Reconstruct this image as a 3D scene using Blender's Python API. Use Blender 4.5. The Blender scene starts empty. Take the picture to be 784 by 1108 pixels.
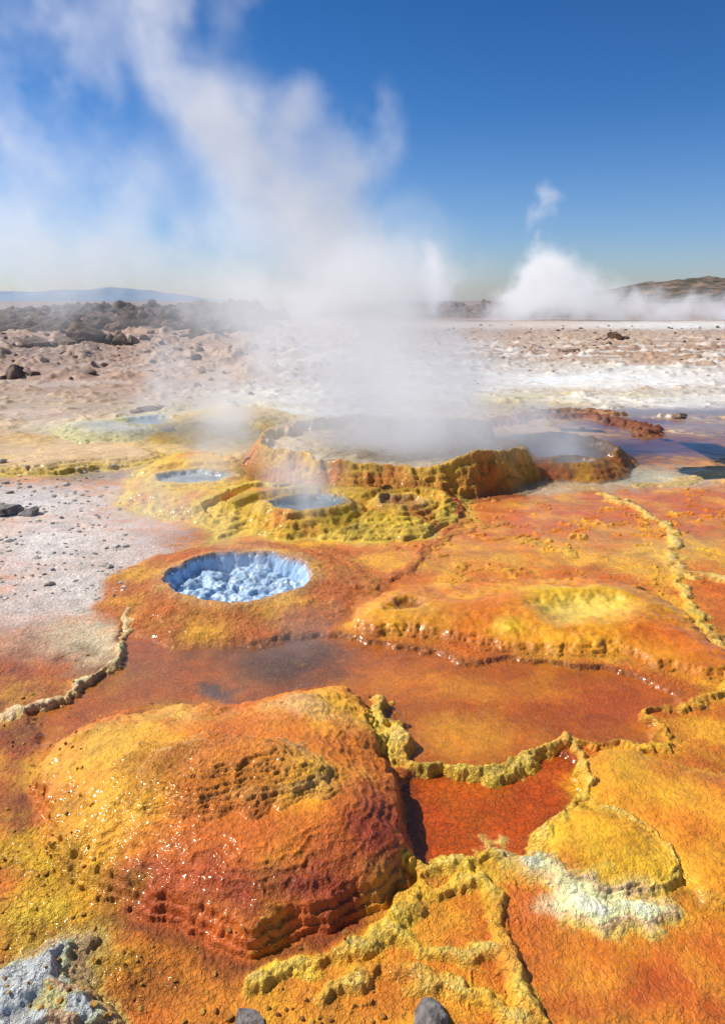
import bpy, bmesh, math, numpy as np, time
from mathutils import Vector
T0=time.time()
rng=np.random.RandomState(7)
scene=bpy.context.scene
# ------------------------------------------------------------------ camera
H=1.6; F=760.0; PITCH=math.atan(229.0/F); cp,sp=math.cos(PITCH),math.sin(PITCH)
def ray(u,v):
    a=u-392.0; b=v-554.0
    return a, F*cp-b*sp, -F*sp-b*cp
def G(u,v,z=0.0):               # pixel u,v -> world x,y on the level z
    dx,dy,dz=ray(u,v); t=(H-z)/(-dz); return (dx*t,dy*t)
def AT(u,v,Y):                  # point above the ground at distance Y
    dx,dy,dz=ray(u,v); t=Y/dy; return (dx*t,Y,H+dz*t)
cam=bpy.data.cameras.new("camera"); camo=bpy.data.objects.new("camera",cam)
scene.collection.objects.link(camo); camo.location=(0,0,H)
camo.rotation_euler=(math.radians(90)-PITCH,0,0)
cam.sensor_fit='HORIZONTAL'; cam.sensor_width=36; cam.lens=36*F/784.0
cam.clip_end=20000; cam.clip_start=0.05
scene.camera=camo
scene.view_settings.view_transform='Standard'; scene.view_settings.look='None'
scene.view_settings.exposure=0
# ------------------------------------------------------------------ light
SUN_EL=math.radians(45); SUN_AZ=math.radians(-74)   # azimuth clockwise from +Y
w=bpy.data.worlds.new("World"); scene.world=w; w.use_nodes=True
nt=w.node_tree; nt.nodes.clear()
sk=nt.nodes.new('ShaderNodeTexSky'); sk.sky_type='NISHITA'; sk.sun_disc=False
sk.sun_elevation=SUN_EL; sk.sun_rotation=SUN_AZ%(2*math.pi); sk.air_density=1.0; sk.dust_density=0.6; sk.ozone_density=1.5
tc=nt.nodes.new('ShaderNodeTexCoord');sx=nt.nodes.new('ShaderNodeSeparateXYZ');nt.links.new(tc.outputs['Generated'],sx.inputs[0])
rp=nt.nodes.new('ShaderNodeValToRGB');nt.links.new(sx.outputs[2],rp.inputs[0])
el=rp.color_ramp.elements;el[0].position=0;el[0].color=(.74,.80,1.0,1);el[1].position=1;el[1].color=(.50,.52,.52,1)
for p_,c_ in ((.08,(.50,.68,1.0,1)),(.22,(.21,.48,.84,1)),(.42,(.085,.34,.66,1)),(.65,(.33,.43,.48,1))):
    e=el.new(p_);e.color=c_
mx=nt.nodes.new('ShaderNodeMix');mx.data_type='RGBA';mx.blend_type='MULTIPLY';mx.inputs[0].default_value=1
bg=nt.nodes.new('ShaderNodeBackground'); bg.inputs[1].default_value=0.125
out=nt.nodes.new('ShaderNodeOutputWorld')
nt.links.new(sk.outputs[0],mx.inputs[6]); nt.links.new(rp.outputs[0],mx.inputs[7]); nt.links.new(mx.outputs[2],bg.inputs[0]); nt.links.new(bg.outputs[0],out.inputs[0])
sun=bpy.data.lights.new("sun",'SUN'); sun.energy=5.0; sun.angle=math.radians(0.5); sun.color=(1,0.94,0.84)
suno=bpy.data.objects.new("sun",sun); scene.collection.objects.link(suno)
sd=Vector((math.sin(SUN_AZ)*math.cos(SUN_EL),math.cos(SUN_AZ)*math.cos(SUN_EL),math.sin(SUN_EL)))
suno.rotation_euler=sd.to_track_quat('Z','Y').to_euler()
# ------------------------------------------------------------------ noise
def h2(ix,iy,seed):
    h=(ix.astype(np.int64)*374761393+iy.astype(np.int64)*668265263+seed*982451653)&0xFFFFFFFF
    h=((h^(h>>13))*1274126177)&0xFFFFFFFF
    h=h^(h>>16)
    return (h&0xFFFFFF).astype(np.float32)/np.float32(0xFFFFFF)
def vn(x,y,seed):
    ix=np.floor(x);iy=np.floor(y);fx=(x-ix).astype(np.float32);fy=(y-iy).astype(np.float32)
    sx=fx*fx*fx*(fx*(fx*6-15)+10);sy=fy*fy*fy*(fy*(fy*6-15)+10)
    def g(dx,dy):
        a=h2(ix+dx,iy+dy,seed)*6.2831853
        return np.cos(a)*(fx-dx)+np.sin(a)*(fy-dy)
    a=g(0,0);b=g(1,0);c=g(0,1);d=g(1,1)
    return ((a+(b-a)*sx)*(1-sy)+(c+(d-c)*sx)*sy)*1.4
def fbm(x,y,f,o,seed,gain=0.5):
    r=0;a=1;s=0
    for i in range(o):
        r=r+a*vn(x*f+i*17.3,y*f-i*9.1,seed+i);s+=a;a*=gain;f*=2.03
    return r/s
def worley(x,y,f,seed):
    X=x*f;Y=y*f;ix=np.floor(X);iy=np.floor(Y)
    d1=np.full(X.shape,9.0,np.float32);d2=d1.copy()
    for dx in (-1,0,1):
        for dy in (-1,0,1):
            px=ix+dx+h2(ix+dx,iy+dy,seed);py=iy+dy+h2(ix+dx,iy+dy,seed+77)
            d=((px-X)**2+(py-Y)**2).astype(np.float32)
            d2=np.minimum(d2,np.maximum(d1,d));d1=np.minimum(d1,d)
    return np.sqrt(d1),np.sqrt(d2)
def ss(t): 
    t=np.clip(t,0,1);return t*t*(3-2*t)
def lin(c):
    c=np.array(c,dtype=np.float64)/255.0
    return np.where(c<=0.04045,c/12.92,((c+0.055)/1.055)**2.4)
def catmull(P,closed,n=4):
    P=np.array(P,float);m=len(P);out=[]
    rngi=range(m) if closed else range(m-1)
    for i in rngi:
        if closed: p0,p1,p2,p3=P[(i-1)%m],P[i],P[(i+1)%m],P[(i+2)%m]
        else: p0,p1,p2,p3=P[max(i-1,0)],P[i],P[i+1],P[min(i+2,m-1)]
        for k in range(n):
            t=k/n
            out.append(0.5*((2*p1)+(-p0+p2)*t+(2*p0-5*p1+4*p2-p3)*t*t+(-p0+3*p1-3*p2+p3)*t**3))
    if not closed: out.append(P[-1])
    return np.array(out)
def pdist(x,y,P,closed):
    d=np.full(x.shape,1e9,np.float32);ins=np.zeros(x.shape,bool);m=len(P)
    for i in range(m if closed else m-1):
        ax,ay=P[i];bx,by=P[(i+1)%m];ex,ey=bx-ax,by-ay
        L=ex*ex+ey*ey+1e-12
        t=np.clip(((x-ax)*ex+(y-ay)*ey)/L,0,1)
        d=np.minimum(d,(x-ax-t*ex)**2+(y-ay-t*ey)**2)
        if closed:
            c=((ay>y)!=(by>y))
            if ay!=by: ins^=c&(x<(bx-ax)*(y-ay)/(by-ay)+ax)
    d=np.sqrt(d)
    return np.where(ins,d,-d) if closed else d
# ------------------------------------------------------------------ terrain lattice
ys=[0.55]
while ys[-1]<9000:
    y=ys[-1]
    k=0.006 if y<1.0 else 0.0018 if y<9.5 else 0.0018+0.0032*min(1,(y-9.5)/6) if y<45 else min(0.06,0.005+0.0004*(y-45))
    ys.append(y*(1+k))
ys=np.array(ys)
sa=np.arange(-0.62,0.62,0.00205)
se=[0.62]
while se[-1]<7: se.append(se[-1]+max(0.004,(se[-1]-0.6)*0.12))
se=np.array(se)
sc=np.concatenate([-se[::-1],sa[1:],se])
SY,SX=np.meshgrid(ys,sc,indexing='ij')
X=(SX*(SY+0.12)).ravel().astype(np.float32);Y=SY.ravel().astype(np.float32)
NR,NC=SY.shape;N=X.size
far=np.clip(Y/2.0,0.7,4.0)**0.6
w1=fbm(X,Y,2.6,3,11);w2=fbm(X,Y,2.6,3,29);w3=fbm(X,Y,16,4,41);w4=fbm(X,Y,16,4,53)
WX=X+0.10*far*w1+0.034*far*w3;WY=Y+0.10*far*w2+0.034*far*w4
n1=fbm(X,Y,1.1,4,101);n2=fbm(X,Y,9,4,131);n3=fbm(X,Y,45,3,151)
farf=ss((Y-12)/30)
Z=0.012*n1+0.10*farf*fbm(X,Y,0.12,4,171)*ss((Y-12)/60)
RZ=np.zeros(N,np.float32)
COL=np.zeros((N,3),np.float32)
WET=np.full(N,.18,np.float32);CRU=np.full(N,0.55,np.float32);CEL=np.zeros(N,np.float32);ID=np.zeros(N,np.int32)
st=[(328,(140,116,104)),(345,(152,122,102)),(368,(176,140,114)),(400,(186,156,132)),(440,(192,170,136)),(480,(198,150,84)),(540,(202,122,48)),(620,(208,116,34)),(750,(200,108,24)),(900,(214,124,24)),(1108,(216,134,30))]
ly=np.log(Y)
ky=np.log([G(392,v)[1] for v,_ in st])[::-1]
for c in range(3): COL[:,c]=np.interp(ly,ky,[lin(k[1])[c] for k in st][::-1])
def splat(u,v,ru,rv,c,wt=1.0,p=1.4,nz=0.55,wet=None,cru=None,cel=None):
    x0,y0=G(u,v);rx=ru*y0/ray(u,v)[1]
    l0=math.log(y0);up=math.log(G(u,max(v-rv,331))[1])-l0;dn=l0-math.log(G(u,v+rv)[1])
    m=np.where((np.abs(X-x0)<rx*2.4*(Y/y0).clip(1,3))&(ly-l0<up*2.2)&(l0-ly<dn*2.2))[0]
    l=np.log(np.maximum(WY[m],0.3))-l0
    q=((WX[m]/WY[m]-x0/y0)/(rx/y0))**2+np.where(l>0,l/up,l/dn)**2
    a=wt*np.exp(-(q*(1+nz*(n2[m]*1.6+n1[m])*1.3).clip(0.2,3))**p)
    if c is not None:
        C=lin(c).astype(np.float32); COL[m]=COL[m]*(1-a[:,None])+C*a[:,None]
    for arr,val in ((WET,wet),(CRU,cru),(CEL,cel)):
        if val is not None: arr[m]=arr[m]*(1-a)+val*a
def region(P,z=0.0,closed=True,margin=0.3):
    Q=catmull([G(*(p[:2]),p[2] if len(p)>2 else z) for p in P],closed)
    lo=Q.min(0)-margin;hi=Q.max(0)+margin
    m=np.where((X>lo[0])&(X<hi[0])&(Y>lo[1])&(Y<hi[1]))[0]
    return m,pdist(WX[m],WY[m],Q,closed)
def paint(m,a,c,wet=None,cru=None,cel=None):
    a=np.clip(a,0,1).astype(np.float32);C=lin(c).astype(np.float32)
    COL[m]=COL[m]*(1-a[:,None])+C*a[:,None]
    for arr,val in ((WET,wet),(CRU,cru),(CEL,cel)):
        if val is not None: arr[m]=arr[m]*(1-a)+val*a
def stair(t,n,s=0.45):
    t=np.clip(t,0,1)*n;k=np.floor(t);return (k+ss((t-k)/s))/n
# ---- broad ground colours
for s in [
 (60,385,190,18,(150,122,102),.8),(110,415,190,20,(180,146,122),.8),(250,385,120,14,(190,158,134),.8),(330,400,90,14,(200,174,150),.8),
 (520,375,150,12,(192,160,130),.8),(700,365,160,10,(204,180,154),.7),(560,352,200,5,(214,200,184),.8),(740,352,120,5,(232,228,222),.95),
 (650,411,180,11,(244,240,234),1),(760,436,130,12,(234,230,226),.9),(560,395,130,8,(222,212,196),.7),(730,390,110,7,(196,164,134),.7),(700,400,100,5,(236,232,224),.8),
 (340,428,110,14,(234,228,214),.9),(300,446,70,8,(222,214,170),.7),(480,425,120,8,(230,222,202),.8),(610,432,120,6,(222,206,140),.7),
 (230,452,110,9,(224,212,160),.8),(120,462,110,9,(226,218,194),.8),(40,448,90,10,(196,172,152),.8),
 (60,492,130,15,(222,212,150),.85),(190,480,110,14,(226,210,120),.8),(20,498,70,7,(214,206,100),.8),
 (100,512,50,8,(150,138,126),.6),(30,545,110,22,(224,218,212),.95),(60,590,120,38,(232,224,218),.95),(90,640,110,30,(230,222,214),.95),
 (150,610,70,22,(216,202,192),.8),(20,660,70,26,(222,208,198),.8),(50,700,60,18,(206,160,128),.9),(100,700,36,30,(226,210,170),.9),
 (25,745,60,30,(170,84,36),.9),(20,800,50,40,(132,56,20),.9),(15,870,40,40,(150,76,22),.8)]:
    splat(*s)
splat(60,600,150,80,None,1,cru=.8)
splat(640,413,200,14,None,1,cru=.2)
splat(620,565,220,45,(206,106,40),.9,wet=.8,cru=.2)
splat(560,545,90,22,(210,118,62),.7)
splat(560,602,90,20,(222,164,48),.8); splat(720,598,80,22,(224,180,70),.8); splat(660,575,70,14,(212,140,54),.7)
splat(690,518,110,12,(220,214,176),.9,wet=.5); splat(600,530,50,7,(220,210,160),.7)
splat(745,548,60,20,(206,116,42),.8); splat(720,482,120,15,(112,56,34),.95,wet=1,cru=.08); splat(680,458,80,7,(122,58,32),.95,wet=1,cru=.08)
splat(770,462,60,6,(150,134,136),.6,wet=1); splat(730,446,120,5,(130,104,94),.7,wet=1,cru=.1)
splat(510,590,40,14,(204,120,56),.6);splat(600,545,70,6,(212,152,60),.6);splat(470,612,60,8,(216,148,46),.7)
def ridge(P,wd,ht,c,c2=None,fid=9,z=0.0,edge=1.0):
    m,d=region(P,z,False,0.35)
    wd=wd*1.22;ht=ht*.74
    wv=wd*(1+0.6*n1[m]*2+1.3*n2[m])
    wv=np.clip(wv,wd*0.4,wd*2.4)
    q=d/wv
    p=1-ss((q-.35)/1.0)
    lump=np.clip(1+.8*n2[m]+.35*n3[m],.3,1.8)
    RZ[m]=np.maximum(RZ[m],ht*p*lump)
    paint(m,(1-ss((q-1.1)/.5))*edge,c,wet=0.2,cru=.72)
    if c2 is not None: paint(m,np.exp(-(q/0.8)**2)*0.85*(.6+1.2*n2[m]).clip(0,1.1),c2)
    ID[m[(q<1.35)]]=fid
def pool(P,c,depth,fid,cel,cedge,z=0.0,edgew=0.03):
    m,d=region(P,z)
    t=ss((d+0.01)/0.03)
    Z[m]=Z[m]*(1-t)+(-depth)*t
    paint(m,ss((d+.02)/.03),c,wet=1,cru=0.08,cel=cel)
    paint(m,np.exp(-((d-0.0)/edgew)**2)*.8,cedge)
    ID[m[d>0.02]]=fid
    return m,d
pool([(132,668),(230,692),(330,690),(380,688),(450,702),(560,718),(640,716),(722,745),(735,758),(700,772),(715,800),(660,806),(612,797),(550,824),(450,827),(425,800),(412,764),(340,745),(200,765),(110,775),(50,805),(30,778),(90,745),(128,710)],
     (172,90,16),0.018,7,0.35,(150,84,34))
pool([(448,835),(520,832),(600,812),(622,840),(616,865),(590,895),(575,928),(520,930),(470,943),(440,925),(440,880)],(184,76,10),0.018,8,1.0,(140,58,12))
pool([(655,700),(784,690),(900,690),(900,720),(784,728),(700,722)],(214,150,52),0.01,8,.2,(206,160,60))
splat(300,716,60,34,(70,42,22),.92); splat(150,725,60,25,(144,84,34),.7); splat(240,700,50,10,(120,68,30),.6)  # first splat: dark reflection painted into the pool colour
splat(560,745,120,18,(190,94,14),.7); splat(500,795,70,18,(212,144,30),.8); splat(650,760,60,24,(176,76,14),.7); splat(450,735,60,16,(208,120,18),.7)
splat(230,742,18,7,(60,64,64),.8)
def mound(P,h,wd,c,cedge,fid,n=3,eh=0.03,ew=0.04,cru=.6,z=0,wet=.15,wedge=.06,pw=2.2,edge_shade=None):
    m,d=region(P,z)
    t=d/wd
    up=1-(1-np.clip(t,0,1))**pw
    zz=eh*stair((d+0.01)/ew,n)+h*up
    Z[m]=Z[m]*(1-ss((d+.01)/.03))+zz*(d>-0.01)
    if edge_shade is not None: paint(m,np.exp(-((d+.03)/.035)**2)*.85,edge_shade)  # dark edge shadow painted into the ground colour around the mound
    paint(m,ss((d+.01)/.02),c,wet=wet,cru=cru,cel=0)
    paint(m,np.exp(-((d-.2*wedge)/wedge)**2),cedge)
    ID[m[d>0]]=fid
    return m,d
mC,dC=mound([(378,660),(400,646),(470,638),(540,632),(620,630),(690,638),(740,660),(765,692),(800,722),(790,738),(700,722),(640,705),(560,712),(500,698),(430,690),(385,680)],
      0.03,0.5,(212,124,24),(186,104,28),3,n=3,eh=0.03,ew=0.06,wedge=.035,cru=.2,wet=.6)
def bump_at(u,v,z,ru,rv,h,p=1.0,c=None,a=.8,wet=None,cru=None):
    x0,y0=G(u,v,z);rx=abs(G(u+ru,v,z)[0]-x0);ry=(G(u,v-rv,z)[1]-G(u,v+rv,z)[1])/2
    m=np.where((np.abs(X-x0)<rx*3)&(np.abs(Y-y0)<ry*3))[0]
    q=np.sqrt(((WX[m]-x0)/rx)**2+((WY[m]-y0)/ry)**2)
    e=np.exp(-q**(2*p));Z[m]+=h*e
    if c is not None: paint(m,a*e*1.1,c,wet=wet,cru=cru)
    return m,q
bump_at(625,652,.08,100,26,.07,1.2,(224,158,26),.9)
bump_at(440,662,.05,60,18,.035,1.2,(214,132,24),.9)
bump_at(520,668,.05,60,14,.015,1,(214,120,22),.9)
bump_at(445,656,.06,17,7,-.055,1.5,(130,62,16),.9)
bump_at(455,662,.06,24,6,-.005,1.0,(228,190,46),.6)
bump_at(632,654,.1,50,12,-.065,1.4,(228,200,90),.95,wet=.8,cru=.1)
bump_at(548,684,.04,26,6,.012,1.2,(224,174,30),.9)
bump_at(600,640,.08,60,6,.0,1,(228,188,40),.7)
bump_at(720,690,.03,50,8,.0,1,(208,92,16),.6)
def crater(u,v,z,ru,rv,rimh,outw,depth,c_out,c_rim,c_in,fid,inw=.1,n=4,innerwet=.3,rimw=.06,mixo=1.0):
    x0,y0=G(u,v,z);rx=abs(G(u+ru,v,z)[0]-x0);ry=(G(u,v-rv,z)[1]-G(u,v+rv,z)[1])/2
    R=(rx+ry)/2
    m=np.where((np.abs(X-x0)<rx+outw*1.4+.1)&(np.abs(Y-y0)<ry+outw*1.4+.1))[0]
    wx=X[m]+.6*(WX[m]-X[m]);wy=Y[m]+.6*(WY[m]-Y[m])
    q=np.sqrt(((wx-x0)/rx)**2+((wy-y0)/ry)**2);d=(q-1)*R
    rim=rimh*(1+.18*n1[m]*2+.10*n2[m])
    o=np.clip(1-d/outw,0,1)
    prof=np.where(d>0,rim*(stair(o,n,.6)*.55+.45*o**1.7),0)
    ins=np.clip(-d/inw,0,1)
    prof_in=rim-(depth)*ss(ins)**.8
    t=(d<outw)
    z_=np.where(d>0,prof,prof_in)
    b=ss((outw-d)/(.25*outw))
    Z[m]=Z[m]*(1-b)+z_*b+ (Z[m]*.5*(b*(d>0)))*(1-o)
    paint(m,b*mixo,c_out,wet=.15,cru=.9,cel=0)
    paint(m,np.exp(-((d-.02)/rimw)**2),c_rim)
    paint(m,ss((-d+.01)/.04),c_in,wet=innerwet,cru=.3)
    ID[m[t]]=fid
    return m,d,x0,y0
m,d,_,_=crater(260,622,.06,80,27,.07,.42,.17,(204,124,46),(218,160,94),(150,182,214),2,inw=.09,n=5,innerwet=.5,rimw=.05)
s_=d<-.02;k=m[s_];w_,w2_=worley(WX[k],WY[k],9,5);Z[k]+=.085*(1-np.clip(w_,0,1)**2)*ss((-d[s_]-.02)/.08)
w_,_=worley(WX[k],WY[k],26,6);Z[k]+=.024*(1-np.clip(w_,0,1)**2)
paint(k,(.5-(w_))*1.3,(206,222,236));CRU[k]=.15;WET[k]=.7
# ---- yellow terrace
mound([(128,534),(150,512),(190,492),(250,494),(300,520),(330,526),(400,522),(490,536),(503,552),(482,570),(420,582),(340,580),(262,572),(235,584),(212,562),(150,552)],
      .05,.5,(230,180,46),(234,202,76),4,n=4,eh=.06,ew=.22,wedge=.10,cru=.8,z=0.02,edge_shade=(120,70,34))
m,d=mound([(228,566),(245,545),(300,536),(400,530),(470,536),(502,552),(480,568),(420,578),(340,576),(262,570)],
      .05,.3,(230,186,48),(234,206,76),4,n=5,eh=.08,ew=.25,wedge=.10,cru=.8,edge_shade=(120,66,30))
crater(330,545,.13,42,10,.145,.22,.05,(228,184,52),(218,182,92),(120,136,146),4,inw=.06,n=3,innerwet=1,rimw=.05)
crater(432,541,.12,24,6,.14,.16,.045,(228,180,50),(218,178,78),(176,126,66),4,inw=.05,n=3,innerwet=1,rimw=.05)
crater(210,517,.08,40,8,.10,.30,.04,(230,184,58),(230,198,112),(170,178,178),4,inw=.07,n=3,innerwet=1,rimw=.06)
crater(165,455,.03,36,5,.05,.35,.05,(222,212,170),(222,216,196),(160,176,186),4,inw=.1,n=3,innerwet=1,rimw=.1)
crater(200,466,.05,22,4,.08,.4,.06,(222,180,66),(218,170,64),(156,112,76),4,inw=.1,n=3,innerwet=1,rimw=.1)
bump_at(105,512,.0,50,7,-.03,1.6,(140,128,118),.7,wet=.6)
mound([(0,500),(60,486),(130,484),(180,492),(150,502),(90,506),(30,512),(-60,512),(-80,500)],.03,.4,(230,220,140),(216,202,80),4,n=3,eh=.05,ew=.2,wedge=.09,cru=.8,z=.02,edge_shade=(130,100,70))
mound([(190,452),(250,442),(310,446),(300,458),(250,466),(200,470)],.03,.4,(226,208,120),(218,188,80),4,n=3,eh=.05,ew=.3,wedge=.2,cru=.8,z=.02)
mound([(60,462),(120,456),(170,464),(150,474),(90,476)],.03,.4,(228,222,200),(218,208,150),4,n=3,eh=.05,ew=.3,wedge=.2,cru=.8,z=.02)
# ---- cauldron and smaller vents
m,d,cx,cy=crater(425,473,.28,140,24,.30,.24,.11,(216,146,44),(216,174,76),(186,164,128),5,inw=.10,n=5,innerwet=.7,rimw=.06)
k=(d>.0)&(d<.34);CRU[m[k]]=.95
COL[m[k]]*=(1-.3*ss((d[k]-.13)/.1))[:,None]
crater(606,480,.16,52,12,.18,.30,.10,(180,112,48),(178,136,76),(150,120,96),6,inw=.12,n=4,innerwet=.8,rimw=.08)
crater(622,499,.12,24,4,.15,.30,.05,(196,122,52),(206,150,82),(200,170,136),6,inw=.07,n=4,innerwet=.6,rimw=.05)
ridge([(600,452),(640,452),(690,462),(700,470)],.10,.07,(136,76,42),None,9)
ridge([(520,462),(600,446),(660,448)],.12,.07,(160,110,66),None,9)
# ---- big front mound
PA=[(38,880),(60,832),(110,796),(200,778),(270,770),(340,762),(385,770),(408,796),(428,836),(444,874),(448,915),(440,958),(400,990),(340,1014),(270,1026),(200,1014),(130,990),(70,955),(42,920)]
m,d=mound(PA,.095,.32,(216,124,16),(196,94,20),1,n=3,eh=.05,ew=.05,cru=.42,wet=.4,wedge=.03,pw=1.9,edge_shade=(90,34,12))
rr=np.abs(np.sin(d*80+7*n1[m]+5*n2[m]));Z[m]+=.007*(1-rr)**1.3*ss(d/.05)*ss((.34-d)/.15)*(.55+1.8*n1[m]).clip(0,1)
def stepel(u,v,z,ru,rv,h,ew,c,ce,rough=1.0):
    x0,y0=G(u,v,z);rx=abs(G(u+ru,v,z)[0]-x0);ry=(G(u,v-rv,z)[1]-G(u,v+rv,z)[1])/2
    m=np.where((np.abs(X-x0)<rx*1.8)&(np.abs(Y-y0)<ry*1.8))[0]
    wx=X[m]+1.2*(WX[m]-X[m]);wy=Y[m]+1.2*(WY[m]-Y[m])
    q=np.sqrt(((wx-x0)/rx)**2+((wy-y0)/ry)**2);d=(1-q)*(rx+ry)/2
    Z[m]+=h*stair((d+.0)/ew,3,.35)
    paint(m,ss(d/.03)*.85,c,cru=rough);paint(m,np.exp(-((d-.015)/.02)**2)*.8,ce)
stepel(235,835,.14,125,46,.018,.06,(216,138,34),(220,160,80),.8)
stepel(250,832,.155,98,34,.026,.08,(216,138,36),(232,194,134),.9)
stepel(262,824,.18,58,19,.026,.06,(212,130,26),(218,154,66),.6)
splat(120,870,80,60,(228,160,26),.85); splat(90,835,50,30,(232,178,40),.8); splat(310,872,60,20,(226,160,34),.7);splat(230,900,100,30,(220,136,18),.8)
splat(250,945,140,35,(208,104,14),.8); splat(405,925,50,60,(142,42,8),.95,wet=.7); splat(340,990,120,26,(140,38,8),.9,wet=.6)
splat(180,985,110,24,(170,64,12),.85,wet=.5); splat(70,930,40,28,(200,104,18),.7); splat(385,860,46,40,(214,118,18),.8)
splat(340,800,60,14,(224,178,120),.8); splat(180,795,60,14,(230,180,74),.7); splat(385,790,24,24,(220,146,30),.8)
# ---- right-hand lobes
m,d=mound([(606,886),(640,880),(690,900),(718,932),(714,958),(680,972),(620,955),(582,930)],.03,.16,(230,162,22),(232,182,48),3,n=2,eh=.022,ew=.03,wedge=.03,cru=.4,wet=.35,edge_shade=(130,60,16))
m,d=mound([(628,830),(660,818),(720,826),(784,840),(860,860),(860,1000),(784,985),(740,960),(722,935),(690,898),(640,874),(624,855)],.02,.2,(224,144,20),(230,168,36),3,n=2,eh=.02,ew=.03,wedge=.03,cru=.4,wet=.5)
splat(655,845,40,18,(232,178,34),.8);splat(690,868,50,16,(230,168,26),.8);splat(760,880,60,30,(210,106,18),.7)
splat(560,1000,60,70,(206,108,20),.7);splat(660,1040,130,40,(212,118,18),.8,wet=.95,cru=.3);splat(760,1060,70,40,(194,78,16),.7,wet=.95,cru=.3)
splat(640,1085,90,25,(188,70,14),.7,wet=.95,cru=.3);splat(700,1000,70,14,(230,170,44),.7)
splat(750,780,50,20,(208,116,24),.8)
# ---- rimstone: thin levees following the shorelines of shallow water
fr=fbm(X,Y,1.5,4,611);fr2=fbm(WX,WY,3.4,3,621)
for f_,c_,wd_,msk in ((fr,.06,.013,(X>.15)*ss((Y-3.2)/.6)*ss((7.5-Y)/1.5)),(fr2,.12,.016,(X>-.1)*ss((Y-1.0)/.3)*ss((2.2-Y)/.3)),(fr2,-.14,.013,(X>.2)*ss((Y-3.2)/.4)*ss((6.5-Y)/1))):
    q=np.abs(f_-c_)/wd_
    msk=msk*(ID==0)*(fbm(X,Y,2.0,2,631)>-.02)
    a=(1-ss((q-.2)/.9))*msk
    RZ=np.maximum(RZ,.009*a*(1+.8*n2)*np.clip(Y/3,.7,1.6))
    C=lin((228,174,60)).astype(np.float32)
    aa=(a*(.5+.8*n2).clip(0,1))[:,None];COL=COL*(1-aa)+C*aa;WET=WET*(1-a*.8)
Yl=(236,186,54);Yp=(244,216,116)
ridge([(410,762),(408,785),(428,812),(450,828),(500,832),(550,828),(590,810),(612,799)],.022,.035,Yl,Yp)
ridge([(612,799),(640,808),(680,814),(715,808),(722,790),(700,776),(735,766),(800,736)],.018,.022,(216,144,46),Yl)
ridge([(612,799),(628,830),(622,862),(600,885),(582,908),(575,930)],.018,.024,Yl,Yp)
ridge([(576,928),(545,928),(500,938),(452,946)],.022,.03,Yl,Yp)
ridge([(452,946),(470,966),(512,962),(535,990),(548,1040),(556,1070),(575,1112)],.016,.024,(230,168,40),(238,202,88))
ridge([(545,930),(590,942),(630,965),(655,985),(700,992)],.035,.018,(236,206,90),(246,240,210))
ridge([(600,884),(640,878),(690,898),(718,930),(714,960),(690,975)],.010,.014,(232,176,42),Yp)
ridge([(280,1062),(330,1052),(395,1040),(430,1004),(452,960)],.018,.026,(234,188,52),Yp)
ridge([(350,1086),(410,1066),(470,1070),(520,1092),(560,1112)],.016,.022,(226,164,38),Yp)
ridge([(420,1010),(450,1030),(490,1040),(530,1030)],.014,.018,(230,176,44),Yp)
ridge([(655,538),(690,552),(722,572),(738,598),(722,616),(784,628),(860,640)],.034,.022,(232,192,86),(238,216,132))
ridge([(722,616),(750,648),(762,676),(784,698),(830,712)],.020,.02,(222,164,64),Yp)
ridge([(134,664),(128,705),(92,742),(30,772),(-40,790)],.013,.016,(232,208,124),(238,230,170))
ridge([(460,600),(500,578),(540,566)],.03,.012,(214,144,62),None)
ridge([(380,640),(430,618),(470,590),(500,566),(490,545)],.03,.016,(194,112,46),None)
ridge([(700,528),(740,520),(800,512)],.05,.014,(226,206,120),None)
ridge([(560,585),(590,590),(610,600)],.02,.010,(214,160,72),None)
Z+=RZ
splat(25,935,60,34,(230,184,32),.9,cru=1.3);splat(40,990,80,28,(228,190,48),.9,cru=1.3);splat(135,1045,60,20,(200,156,36),.8,cru=1.3)
splat(20,1025,50,16,(126,70,22),.7);splat(180,1065,60,18,(212,132,30),.8);splat(260,1085,80,18,(206,122,28),.8);splat(400,1060,60,18,(224,164,34),.7)
splat(90,1000,60,10,(130,70,20),.6)
splat(440,985,50,22,(214,140,30),.6);splat(640,975,60,14,(242,232,184),.8);splat(590,945,30,8,(240,230,164),.6);splat(540,950,50,12,(234,196,60),.7)  # second splat: pale specular glow painted into the crust colour
splat(55,1065,90,36,None,1,cru=1.3)
m,d=mound([(-60,1075),(0,1058),(30,1028),(60,1014),(90,1012),(106,1026),(96,1050),(108,1085),(112,1125),(60,1150),(-60,1150)],.02,.10,(206,212,212),(210,212,120),10,n=3,eh=.035,ew=.08,wedge=.03,cru=1.1)
Z[m]+=(d>0)*.02*np.clip(d/.05,0,1)*(n2[m]*1.4+n1[m])
paint(m,(d>0)*ss((fbm(X[m],Y[m],8,4,661)-.02)/.1)*.75,(212,198,100))
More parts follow.
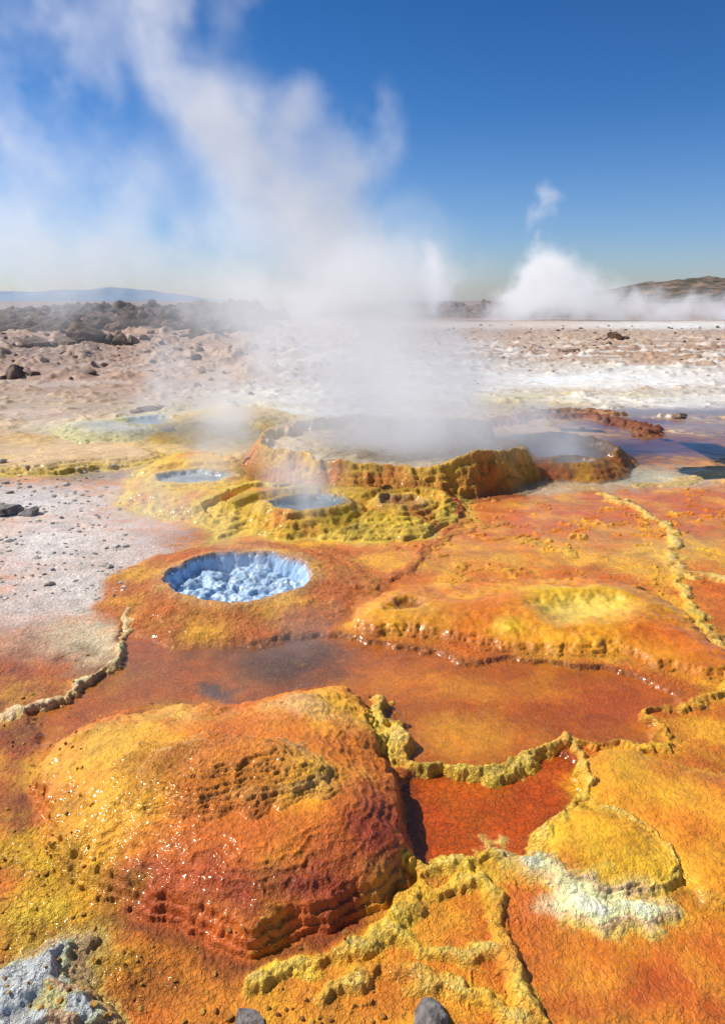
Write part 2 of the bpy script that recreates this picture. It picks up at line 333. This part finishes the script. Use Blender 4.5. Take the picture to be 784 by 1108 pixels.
# ---- physical roughness of the crust
nb=np.abs(fbm(X,Y,30,3,201)); wl,wl2=worley(WX,WY,42,9)
lod=np.clip(4.5/Y,0,1)
amp=CRU*(1-WET*.7)
Z+=amp*lod*(.010*(.35-nb)+.006*(1-np.clip(wl,0,1)))
wb,wb2=worley(WX,WY,16,19)
Z+=np.clip(CRU-.65,0,.6)*2*lod*.012*(n2+.35*(1-wb)+.3*n3)
Z+=lod*.004*n2*(1-CEL)*(WET<.9)
lm=np.clip(fbm(X,Y,2.2,4,301)-.05,0,1)*ss((Y-5)/4)*(WET<.4)*(ID==0)*np.clip(CRU*2,0,1)
Z+=.12*lm*np.clip(Y/9,.5,2.2)*ss((60-Y)/30)
lm2=np.clip(fbm(X,Y,.6,5,311)-.08,0,1)*ss((Y-10)/10)*(X<.02*Y)
Z+=.6*lm2*ss((200-Y)/100)
dry=1-.55*WET
COL*=(1+.24*n1+.28*n2*dry*ss((12-Y)/6)+.30*fbm(X,Y,.8,5,321)*ss((Y-6)/4))[:,None].clip(.4,1.6)
orange=np.clip((COL[:,0]-COL[:,2]*4)*3,0,1)*ss((9-Y)/3)*(1-.6*CEL)*dry
hs_=fbm(X,Y,3.2,5,351)
ap=(orange*np.clip(hs_*1.5,0,.55))[:,None];an=(orange*np.clip(-hs_*1.6,0,.6))[:,None]
lum=(COL.sum(1,keepdims=True)/.62)
COL=COL*(1-ap)+lin((234,176,38)).astype(np.float32)*lum.clip(.4,1.4)*ap
COL=COL*(1-an)+lin((188,86,18)).astype(np.float32)*lum.clip(.4,1.4)*an
sp_=ss((fbm(X*.35,Y,.9,5,331)-.05)/.12)*ss((Y-7)/4)*(X>-.12*Y)*(ID==0)*.75*ss((38-Y)/15)*(WET<.5)
COL=COL*(1-sp_[:,None])+lin((234,228,218)).astype(np.float32)*sp_[:,None]
sp2=ss((fbm(X*.5,Y,.5,5,337)-.15)/.15)*ss((Y-9)/6)*(X<-.1*Y)*.4
COL=COL*(1-sp2[:,None])+lin((216,200,184)).astype(np.float32)*sp2[:,None]
COL=np.clip(COL,0.003,.85)
sat=COL[:,2]<.4*COL[:,0]
COL[sat,1]=np.minimum(COL[sat,1],.68*COL[sat,0])
print("fields",time.time()-T0)
# ------------------------------------------------------------------ crust material
def nn(t,typ,**k):
    n=t.nodes.new(typ)
    for a,b in k.items(): setattr(n,a,b)
    return n
def crust_material(name):
    M=bpy.data.materials.new(name);M.use_nodes=True;t=M.node_tree;t.nodes.clear();L=t.links.new
    o=nn(t,'ShaderNodeOutputMaterial');b=nn(t,'ShaderNodeBsdfPrincipled');L(b.outputs[0],o.inputs[0])
    ca=nn(t,'ShaderNodeAttribute',attribute_name='col');pa=nn(t,'ShaderNodeAttribute',attribute_name='prm')
    sep=nn(t,'ShaderNodeSeparateColor');L(pa.outputs['Color'],sep.inputs[0])
    geo=nn(t,'ShaderNodeNewGeometry')
    def noise(sc,det=6,rough=.6,dist=0):
        n=nn(t,'ShaderNodeTexNoise');n.inputs['Scale'].default_value=sc;n.inputs['Detail'].default_value=det
        n.inputs['Roughness'].default_value=rough;n.inputs['Distortion'].default_value=dist;L(geo.outputs['Position'],n.inputs['Vector']);return n
    def math_(op,a,b_=None,c=None,clamp=False):
        n=nn(t,'ShaderNodeMath',operation=op,use_clamp=clamp)
        for i,v in enumerate((a,b_,c)):
            if v is None: continue
            if isinstance(v,(int,float)): n.inputs[i].default_value=v
            else: L(v,n.inputs[i])
        return n.outputs[0]
    def mixc(fac,a,b_,bt='MIX'):
        n=nn(t,'ShaderNodeMix',data_type='RGBA',blend_type=bt)
        for i,v in ((0,fac),(6,a),(7,b_)):
            if isinstance(v,(int,float)): n.inputs[i].default_value=v
            elif isinstance(v,tuple): n.inputs[i].default_value=v
            else: L(v,n.inputs[i])
        return n.outputs[2]
    na=noise(7,7,.65,.6);nb_=noise(42,6,.72,.3);nc=noise(2.2,4,.6)
    wv=noise(20,4,.65)
    va=nn(t,'ShaderNodeVectorMath',operation='SCALE');L(wv.outputs['Color'],va.inputs[0]);va.inputs['Scale'].default_value=.08
    vb=nn(t,'ShaderNodeVectorMath',operation='ADD');L(va.outputs[0],vb.inputs[0]);L(geo.outputs['Position'],vb.inputs[1])
    def voro(sc,feat='F1'):
        n=nn(t,'ShaderNodeTexVoronoi',feature=feat);n.inputs['Scale'].default_value=sc;L(vb.outputs[0],n.inputs['Vector']);return n
    v1=voro(70);v3=voro(36,'DISTANCE_TO_EDGE')
    val=math_('MULTIPLY_ADD',na.outputs[0],1.3,.42)
    c1=mixc(1.0,ca.outputs['Color'],val,'MULTIPLY')
    f=math_('MULTIPLY_ADD',nb_.outputs[0],1.6,.28)
    c3=mixc(.8,c1,mixc(1.0,c1,f,'MULTIPLY'))
    cre=math_('SUBTRACT',1.0,math_('MULTIPLY',v3.outputs[0],8.0,clamp=True),clamp=True)
    c4=mixc(math_('MULTIPLY',math_('MULTIPLY',cre,sep.outputs[2]),.5),c3,mixc(1.0,c3,(1.5,1.6,1.4,1),'MULTIPLY'))
    pit=math_('MULTIPLY',math_('SUBTRACT',v1.outputs[0],.42),1.8,clamp=True)
    pit=math_('MAXIMUM',pit,math_('MULTIPLY',cre,.35))
    c5=mixc(math_('MULTIPLY',math_('MULTIPLY',pit,sep.outputs[1]),.6,clamp=True),c4,mixc(1.0,c4,(.60,.46,.36,1),'MULTIPLY'))
    L(c5,b.inputs['Base Color'])
    h=math_('ADD',math_('MULTIPLY',v1.outputs[0],-.006),math_('MULTIPLY',nb_.outputs[0],.014))
    h=math_('ADD',h,math_('MULTIPLY',math_('MINIMUM',v3.outputs[0],.12),.028))
    fine=noise(170,3,.7);h=math_('ADD',h,math_('MULTIPLY',fine.outputs[0],.004))
    h=math_('MULTIPLY',h,sep.outputs[1])
    h=math_('ADD',h,math_('MULTIPLY',math_('MULTIPLY',math_('MINIMUM',v3.outputs[0],.1),.035),sep.outputs[2]))
    bp=nn(t,'ShaderNodeBump');bp.inputs['Strength'].default_value=1.0;bp.inputs['Distance'].default_value=1.0
    L(h,bp.inputs['Height']);L(bp.outputs[0],b.inputs['Normal'])
    L(math_('MULTIPLY_ADD',sep.outputs[0],-.38,.66),b.inputs['Roughness'])
    b.inputs['Specular IOR Level'].default_value=.45
    cw=math_('MULTIPLY',math_('MULTIPLY_ADD',nc.outputs[0],.7,.45,),sep.outputs[0],clamp=True)
    L(cw,b.inputs['Coat Weight']);b.inputs['Coat Roughness'].default_value=.08;b.inputs['Coat IOR'].default_value=1.33
    rp=noise(18,2,.5);b2=nn(t,'ShaderNodeBump');b2.inputs['Strength'].default_value=.4;b2.inputs['Distance'].default_value=.003
    L(rp.outputs[0],b2.inputs['Height']);L(b2.outputs[0],b.inputs['Coat Normal'])
    return M
crust=crust_material("mineral_crust")
idx=np.arange(N).reshape(NR,NC)
quads=np.stack([idx[:-1,:-1],idx[:-1,1:],idx[1:,1:],idx[1:,:-1]],-1).reshape(-1,4)
fid=ID[quads].max(1)
P3=np.stack([X,Y,Z],-1).astype(np.float32)
def mesh_from(name,verts,q,mat,smooth=True,attrs=None):
    me=bpy.data.meshes.new(name);nv=len(verts);nf=len(q);k=q.shape[1]
    me.vertices.add(nv);me.vertices.foreach_set("co",verts.astype(np.float32).ravel())
    me.loops.add(nf*k);me.loops.foreach_set("vertex_index",q.astype(np.int32).ravel())
    me.polygons.add(nf);me.polygons.foreach_set("loop_start",np.arange(0,nf*k,k,dtype=np.int32))
    me.update(calc_edges=True)
    me.polygons.foreach_set("use_smooth",np.full(nf,smooth))
    if attrs:
        for an,av in attrs.items():
            a=me.attributes.new(an,'FLOAT_COLOR','POINT')
            a.data.foreach_set("color",np.concatenate([av,np.ones((nv,1),np.float32)],1).astype(np.float32).ravel())
    me.materials.append(mat);me.update()
    ob=bpy.data.objects.new(name,me);scene.collection.objects.link(ob);return ob
PRM=np.stack([WET,CRU,CEL],-1).astype(np.float32)
names={0:"ground",1:"mineral_mound",2:"hot_spring_crater",3:"mineral_terrace",4:"sulfur_terrace",5:"hot_spring_cauldron",6:"hot_spring_cone",7:"acid_pool",8:"acid_pool",9:"crust_rim",10:"salt_ledge"}
for k,nm in names.items():
    q=quads[fid==k]
    if not len(q): continue
    used,inv=np.unique(q.ravel(),return_inverse=True)
    mesh_from(nm,P3[used],inv.reshape(-1,4),crust,attrs={'col':COL[used],'prm':PRM[used]})
print("mesh",time.time()-T0)
# ------------------------------------------------------------------ rocks
def simple_mat(name,c1,c2,scale,rough=.9,bump=.02,c3=None):
    M=bpy.data.materials.new(name);M.use_nodes=True;t=M.node_tree;b=t.nodes['Principled BSDF'];L=t.links.new
    geo=nn(t,'ShaderNodeNewGeometry');n=nn(t,'ShaderNodeTexNoise');n.inputs['Scale'].default_value=scale;n.inputs['Detail'].default_value=8;n.inputs['Roughness'].default_value=.65
    L(geo.outputs['Position'],n.inputs['Vector'])
    r=nn(t,'ShaderNodeValToRGB');r.color_ramp.elements[0].position=.35;r.color_ramp.elements[1].position=.65
    r.color_ramp.elements[0].color=(*lin(c1),1);r.color_ramp.elements[1].color=(*lin(c2),1)
    if c3 is not None:
        e=r.color_ramp.elements.new(.5);e.color=(*lin(c3),1)
    L(n.outputs[0],r.inputs[0]);L(r.outputs[0],b.inputs['Base Color']);b.inputs['Roughness'].default_value=rough
    bp=nn(t,'ShaderNodeBump');bp.inputs['Distance'].default_value=bump;L(n.outputs[0],bp.inputs['Height']);L(bp.outputs[0],b.inputs['Normal'])
    return M
def ico(sub):
    bm=bmesh.new();bmesh.ops.create_icosphere(bm,subdivisions=sub,radius=1)
    v=np.array([p.co[:] for p in bm.verts]);f=np.array([[p.index for p in q.verts] for q in bm.faces]);bm.free();return v,f
I2=ico(2);I3=ico(3);I4=ico(4)
def rockv(base,seed,flat=.7,cuts=9,rough=.06):
    r=np.random.RandomState(seed);v=base.copy()
    for i in range(cuts):
        n=r.normal(size=3);n/=np.linalg.norm(n);h=r.uniform(.4,.8)
        d=v@n;ex=np.clip(d-h,0,None);v=v-ex[:,None]*n
    v*=1+rough*(np.sin(v[:,[0]]*7+seed)*np.cos(v[:,[1]]*9)+r.normal(size=(len(v),1))*.35)
    v*=np.array([r.uniform(.8,1.3),r.uniform(.8,1.2),flat]);return v
def gz(x,y):
    if y>8900: return 0
    i=min(max(np.searchsorted(ys,y),0),NR-1);j=min(max(np.searchsorted(sc,x/(ys[i]+.12)),0),NC-1)
    return float(Z[i*NC+j])
def rocks(name,items,mat,base=I2):
    V=[];Fs=[];o=0
    for (x,y,s,fl,seed) in items:
        v=rockv(base[0],seed,fl)*s;v=v+np.array([x,y,gz(x,y)+s*fl*.25]);V.append(v);Fs.append(base[1]+o);o+=len(v)
    return mesh_from(name,np.concatenate(V),np.concatenate(Fs),mat,smooth=False)
mrock=simple_mat("brown_rock",(66,52,44),(146,120,102),3,bump=.05)
mgrey=simple_mat("grey_rock",(78,74,72),(160,152,146),18,bump=.01)
msalt=simple_mat("salt_crust_rock",(140,126,116),(222,212,204),9,bump=.03)
r=np.random.RandomState(3)
it=[]
for i in range(620):
    u=r.uniform(-120,330);v=338+abs(r.normal())*32
    if v>470: continue
    x,y=G(u,v);it.append((x,y,y*r.uniform(.0012,.0052)*(1 if r.rand()<.85 else 2),r.uniform(.5,.9),i))
for i in range(240):
    u=r.uniform(430,900);v=352+abs(r.normal())*28
    x,y=G(u,v);it.append((x,y,y*r.uniform(.001,.0035),r.uniform(.4,.8),i+900))
rocks("rock_field",it,mrock)
it=[]
for i in range(420):
    u=r.uniform(-60,140);v=r.uniform(505,650);x,y=G(u,v);it.append((x,y,y*r.uniform(.0012,.0045)*(1 if r.rand()<.9 else 1.8),r.uniform(.4,.6),i+50))
rocks("salt_rubble",it,msalt)
it=[]
for i in range(260):   # loose crumbs of broken crust around the near mound
    u=r.uniform(-60,110) if r.rand()<.7 else r.uniform(110,420);v=r.uniform(1010,1120) if u>110 else r.uniform(700,1120)
    x,y=G(u,v);it.append((x,y,r.uniform(.003,.010),r.uniform(.5,.8),i+150))
rocks("crust_rubble",it,simple_mat("broken_crust",(120,66,24),(206,156,60),24,bump=.006))
for (u,v,s,fl,sd_) in [(100,374,22,1.0,1),(128,374,14,.9,2),(215,366,17,.8,3),(258,361,16,.6,4),(168,345,12,.9,5),(18,410,14,.8,6),(160,445,13,.5,7),(665,368,11,.7,8),(617,381,8,.6,9),(40,376,16,.7,10),(735,452,10,.4,12),(75,376,15,.7,14)]:
    x,y=G(u,v);rocks("boulder",[(x,y,s*y/F,fl,sd_*13),(x+s*y/F*.9,y+.2,s*y/F*.6,fl,sd_*13+5),(x-s*y/F*.8,y-.1,s*y/F*.45,fl,sd_*13+7)],mrock,I3)
for (u,v,s,fl,sd_) in [(10,556,15,.8,21),(32,558,12,.8,22)]:
    x,y=G(u,v);rocks("boulder",[(x,y,s*y/F,fl,sd_)],mgrey,I3)
for (u,v,s,fl,sd_) in [(266,1112,26,.5,31),(462,1108,26,.5,33)]:
    x,y=G(u,v);rocks("grey_stone",[(x,y,s*y/F*1.2,fl,sd_)],mgrey,I4)
# ------------------------------------------------------------------ ridges and hills
def hill(name,x0,x1,y0,y1,nx,ny,fn,mat):
    gx,gy=np.meshgrid(np.linspace(x0,x1,nx),np.linspace(y0,y1,ny))
    zz=fn(gx.ravel(),gy.ravel())
    idx=np.arange(nx*ny).reshape(ny,nx);q=np.stack([idx[:-1,:-1],idx[:-1,1:],idx[1:,1:],idx[1:,:-1]],-1).reshape(-1,4)
    return mesh_from(name,np.stack([gx.ravel(),gy.ravel(),zz],-1),q,mat,smooth=True)
def rid(x,y):
    e=np.sin(np.clip((y-36)/44,0,1)*math.pi)**.6*ss((-4-x)/6)
    n=1-np.abs(fbm(x,y,.16,5,401))*2.2; n2_=fbm(x,y,.9,4,411)
    return -.4+e*(1.15+.8*n+1.5*n2_)*(.75+.35*fbm(x,y,.05,2,402)*2)
hill("rocky_ridge",-110,-3,36,80,1000,220,rid,simple_mat("dark_rock",(50,40,36),(140,114,98),1.2,bump=.3,c3=(84,66,58)))
def rid2(x,y):
    e=np.sin(np.clip((y-70)/40,0,1)*math.pi)**.6*ss((x+8)/6)*ss((30-x)/10)
    return -.3+e*(1.2+1.8*fbm(x,y,.16,5,431)+.8*fbm(x,y,.8,3,433))
hill("rocky_ridge",-10,32,70,110,400,100,rid2,simple_mat("dark_rock_b",(66,54,48),(140,114,98),1.2,bump=.25))
def hl(x,y):
    e=np.sin(np.clip((y-300)/260,0,1)*math.pi)**.7*ss((x-75)/110)
    return -1+e*(13+5*fbm(x,y,.012,4,441)+3.0*fbm(x,y,.07,4,443))*(1+.0012*(x-200))
hill("hill",60,700,300,560,700,120,hl,simple_mat("hill_soil",(50,54,44),(160,132,112),.09,bump=1.0,c3=(98,86,74)))
def mt(x,y):
    e=np.sin(np.clip((y-4000)/1500,0,1)*math.pi)**.8
    return -10+e*(50+110*np.clip(fbm(x,y*.2,.0011,5,451)+.25,0,1))*ss((-500-x)/1400)
hill("distant_mountains",-6500,0,4000,5500,700,40,mt,simple_mat("hazy_rock",(96,130,166),(112,144,176),.003,bump=0))  # distance haze put into the rock colour as a blue tint
# ------------------------------------------------------------------ steam
def interp_mat(n,k,off):
    t=(np.arange(n)+.5)/n*k+off; i=np.floor(t).astype(int);f=t-i;f=f*f*(3-2*f)
    m=np.zeros((n,i.max()+2),np.float32);m[np.arange(n),i]=1-f;m[np.arange(n),i+1]+=f;return m
def grid_noise(shape,ext,cell,octv,seed,gain=.55):
    r_=np.random.RandomState(seed);tot=0;a=1
    for o in range(octv):
        M=[interp_mat(shape[i],ext[i]/cell,r_.rand()) for i in range(3)]
        R=r_.rand(M[0].shape[1],M[1].shape[1],M[2].shape[1]).astype(np.float32)
        t=np.tensordot(M[0],R,1);t=np.einsum('jb,ibc->ijc',M[1],t,optimize=True);t=np.tensordot(t,M[2].T,1)
        tot=tot+a*t;a*=gain;cell/=2.1
    return ((tot-tot.mean())/(tot.std()+1e-6)*.18+.5).astype(np.float32)
def steam(name,lo,hi,vox,blobs,cell,seed,dens,warp,erode=1.3,col=(1,1,1),emis=0,aniso=.3,rate=4.0):
    lo=np.array(lo,float);hi=np.array(hi,float);ext=hi-lo
    S=np.maximum((ext/vox).astype(int),8)
    ax=[lo[i]+(np.arange(S[i])/(S[i]-1))*ext[i] for i in range(3)]
    g=np.zeros(S,np.float32)
    for (c,rr,a) in blobs:
        e=[np.exp(-((ax[i]-c[i])/rr[i])**2).astype(np.float32) for i in range(3)]
        sl=[slice(max(int((c[i]-2.6*rr[i]-lo[i])/ext[i]*S[i]),0),max(int((c[i]+2.6*rr[i]-lo[i])/ext[i]*S[i])+1,1)) for i in range(3)]
        e=[e[i][sl[i]] for i in range(3)];s3=tuple(sl);gs=g[s3]
        if gs.size: g[s3]=np.maximum(gs,gs*.35+a*e[0][:,None,None]*e[1][None,:,None]*e[2][None,None,:])
    W=[grid_noise(S,ext,cell*1.1,4,seed+10+i)-.5 for i in range(3)]
    I=np.meshgrid(*[np.arange(s) for s in S],indexing='ij',sparse=True)
    J=[np.clip((I[i]+W[i]*warp/vox*2.5),0,S[i]-1).astype(np.int32) for i in range(3)]
    g=g[J[0],J[1],J[2]]
    n=grid_noise(S,ext,cell,6,seed,.68)
    n=n[J[0],J[1],J[2]]
    rho=np.clip(g*1.15+(n-.62)*erode*np.clip(g*3,0,1),0,None)*ss(g/.12)
    for i in range(3):
        e=np.clip(np.minimum(np.arange(S[i]),S[i]-1-np.arange(S[i]))/5.0,0,1)
        if i==2: e=np.clip((S[i]-1-np.arange(S[i]))/8.0,0,1)
        sh=[1,1,1];sh[i]=-1;rho=rho*e.reshape(sh)
    rho[rho<.012]=0
    rho=rho.astype(np.float32)
    nx,ny,nz=[int(s) for s in S]
    me=bpy.data.meshes.new(name);me.vertices.add(nx*ny*nz)
    a=me.attributes.new('rho','FLOAT','POINT');a.data.foreach_set('value',rho.ravel(order='F'))
    ob=bpy.data.objects.new(name,me);scene.collection.objects.link(ob)
    M=bpy.data.materials.new(name+"_vapour");M.use_nodes=True;t=M.node_tree;t.nodes.clear()
    try:
        M.cycles.volume_step_rate=rate;M.cycles.volume_sampling='DISTANCE'
    except Exception as ex: print("step",ex)
    o=nn(t,'ShaderNodeOutputMaterial');pv=nn(t,'ShaderNodeVolumePrincipled')
    pv.inputs['Color'].default_value=(*col,1);pv.inputs['Density'].default_value=dens;pv.inputs['Anisotropy'].default_value=aniso
    if emis>0:  # added self-glow, stands in for light scattered repeatedly inside the steam
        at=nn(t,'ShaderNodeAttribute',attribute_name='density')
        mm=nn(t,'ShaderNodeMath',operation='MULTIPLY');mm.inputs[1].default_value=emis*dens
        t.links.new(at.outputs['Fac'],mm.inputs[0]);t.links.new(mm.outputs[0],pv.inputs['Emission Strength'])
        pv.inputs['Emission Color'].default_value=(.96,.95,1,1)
    t.links.new(pv.outputs[0],o.inputs['Volume'])
    gt=bpy.data.node_groups.new(name+"_gn",'GeometryNodeTree')
    gt.interface.new_socket('Geometry',in_out='INPUT',socket_type='NodeSocketGeometry')
    gt.interface.new_socket('Geometry',in_out='OUTPUT',socket_type='NodeSocketGeometry')
    L=gt.links.new
    gi=nn(gt,'NodeGroupInput');go=nn(gt,'NodeGroupOutput')
    vc=nn(gt,'GeometryNodeVolumeCube')
    vc.inputs['Min'].default_value=tuple(lo);vc.inputs['Max'].default_value=tuple(hi)
    vc.inputs['Resolution X'].default_value=nx;vc.inputs['Resolution Y'].default_value=ny;vc.inputs['Resolution Z'].default_value=nz
    pos=nn(gt,'GeometryNodeInputPosition');sp2=nn(gt,'ShaderNodeSeparateXYZ');L(pos.outputs[0],sp2.inputs[0])
    def mth(op,a_,b_=None,c_=None):
        n_=nn(gt,'ShaderNodeMath',operation=op)
        for i,v in enumerate((a_,b_,c_)):
            if v is None: continue
            if isinstance(v,(int,float)): n_.inputs[i].default_value=v
            else: L(v,n_.inputs[i])
        return n_.outputs[0]
    fi=[]
    for i,nn_ in enumerate((nx,ny,nz)):
        k=(nn_-1)/ext[i]
        f=mth('ROUND',mth('MULTIPLY_ADD',sp2.outputs[i],float(k),float(-lo[i]*k)))
        fi.append(mth('MAXIMUM',mth('MINIMUM',f,float(nn_-1)),0.0))
    def im(op,a_,b_):
        n_=nn(gt,'FunctionNodeIntegerMath',operation=op)
        for i,v in enumerate((a_,b_)):
            if isinstance(v,int): n_.inputs[i].default_value=v
            else: L(v,n_.inputs[i])
        return n_.outputs[0]
    ind=im('ADD',im('MULTIPLY',im('ADD',im('MULTIPLY',fi[2],ny),fi[1]),nx),fi[0])
    si=nn(gt,'GeometryNodeSampleIndex',data_type='FLOAT',domain='POINT',clamp=True)
    na_=nn(gt,'GeometryNodeInputNamedAttribute',data_type='FLOAT');na_.inputs['Name'].default_value='rho'
    L(gi.outputs[0],si.inputs['Geometry']);L(na_.outputs['Attribute'],si.inputs['Value']);L(ind,si.inputs['Index'])
    L(si.outputs[0],vc.inputs['Density'])
    sm=nn(gt,'GeometryNodeSetMaterial');sm.inputs['Material'].default_value=M
    L(vc.outputs[0],sm.inputs[0]);L(sm.outputs[0],go.inputs[0])
    md=ob.modifiers.new('steam','NODES');md.node_group=gt
    me.materials.append(M)
    print(name,S,float(rho.max()),float(rho.mean()),time.time()-T0)
    return ob
def path(pts,n=6):
    Q=catmull([list(AT(u,v,Y_))+[rr,a] for (u,v,Y_,rr,a) in pts],False,n)
    return [((q[0],q[1],q[2]),(q[3],q[3],q[3]*.8),q[4]) for q in Q]
B=path([(425,478,7.1,.55,.55),(435,440,7.2,.85,.85),(425,400,7.5,.9,.95),(390,350,7.8,.85,1.0),(335,300,8.1,.62,1.15),(315,250,8.3,.55,1.15),(290,200,8.5,.5,1.15),(250,150,8.7,.45,.95),(190,85,8.9,.42,.75),(155,20,9.1,.42,.62),(130,-60,9.1,.45,.5)])
B+=path([(330,250,8.3,.4,.85),(365,190,8.4,.34,.65),(400,140,8.6,.22,.42)])+path([(300,230,8.3,.4,.9),(330,170,8.4,.36,.85),(322,120,8.6,.25,.6)])
B+=path([(500,460,6.9,.4,.8),(570,462,6.9,.38,.8),(625,485,6.9,.28,.8),(600,500,6.6,.2,.6)],4)
B+=[(AT(330,345,7.5),(.9,.9,.4),.7),(AT(470,380,7.6),(.8,.9,.6),.6),(AT(60,250,9.5),(1.9,1.0,1.3),.24),(AT(170,300,9.3),(1.8,1.0,.7),.30),(AT(30,60,9.5),(.7,.8,.9),.38),(AT(0,170,9.5),(.9,.8,.6),.32),(AT(225,40,9.2),(.4,.6,.8),.34)]
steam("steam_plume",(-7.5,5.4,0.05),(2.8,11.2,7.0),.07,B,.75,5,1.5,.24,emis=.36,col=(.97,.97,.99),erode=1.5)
B=path([(540,338,62,1.2,.5),(580,325,62,1.9,.9),(610,322,62,2.0,1.0),(670,332,62,1.4,.6),(740,337,62,1.4,.6),(800,337,62,1.6,.6)])
B+=path([(600,310,62,1.9,1.0),(588,290,62,1.5,1.05),(575,312,62,1.4,.9)],4)+path([(578,275,62,1.0,.36),(578,255,62,1.0,.33),(582,235,62,1.0,.30),(590,212,62,1.0,.24)],4)
B+=path([(480,325,60,1.0,.7),(474,300,60,1.1,.9),(462,278,60,.8,.8)],4)
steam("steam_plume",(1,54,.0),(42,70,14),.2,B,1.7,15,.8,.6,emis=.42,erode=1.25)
B=path([(225,520,5.3,.16,.7),(232,480,5.4,.22,.7),(238,440,5.6,.28,.6),(250,400,5.8,.34,.42)],4)+path([(330,545,5.0,.18,.65),(322,515,5.0,.2,.6),(300,480,5.1,.24,.5)],4)
B+=path([(260,625,4.0,.25,.2),(270,600,4.0,.22,.14),(240,570,4.1,.22,.12)],4)+path([(300,735,3.0,.16,.24),(300,700,3.05,.16,.24),(330,660,3.2,.16,.18)],4)
B+=path([(165,455,6.4,.22,.55),(180,420,6.4,.26,.45),(190,385,6.4,.3,.3)],4)+path([(160,590,4.6,.3,.26),(150,540,4.8,.3,.26)],3)
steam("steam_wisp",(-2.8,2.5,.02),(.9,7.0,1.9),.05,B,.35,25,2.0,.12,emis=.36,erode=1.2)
print("done",time.time()-T0)
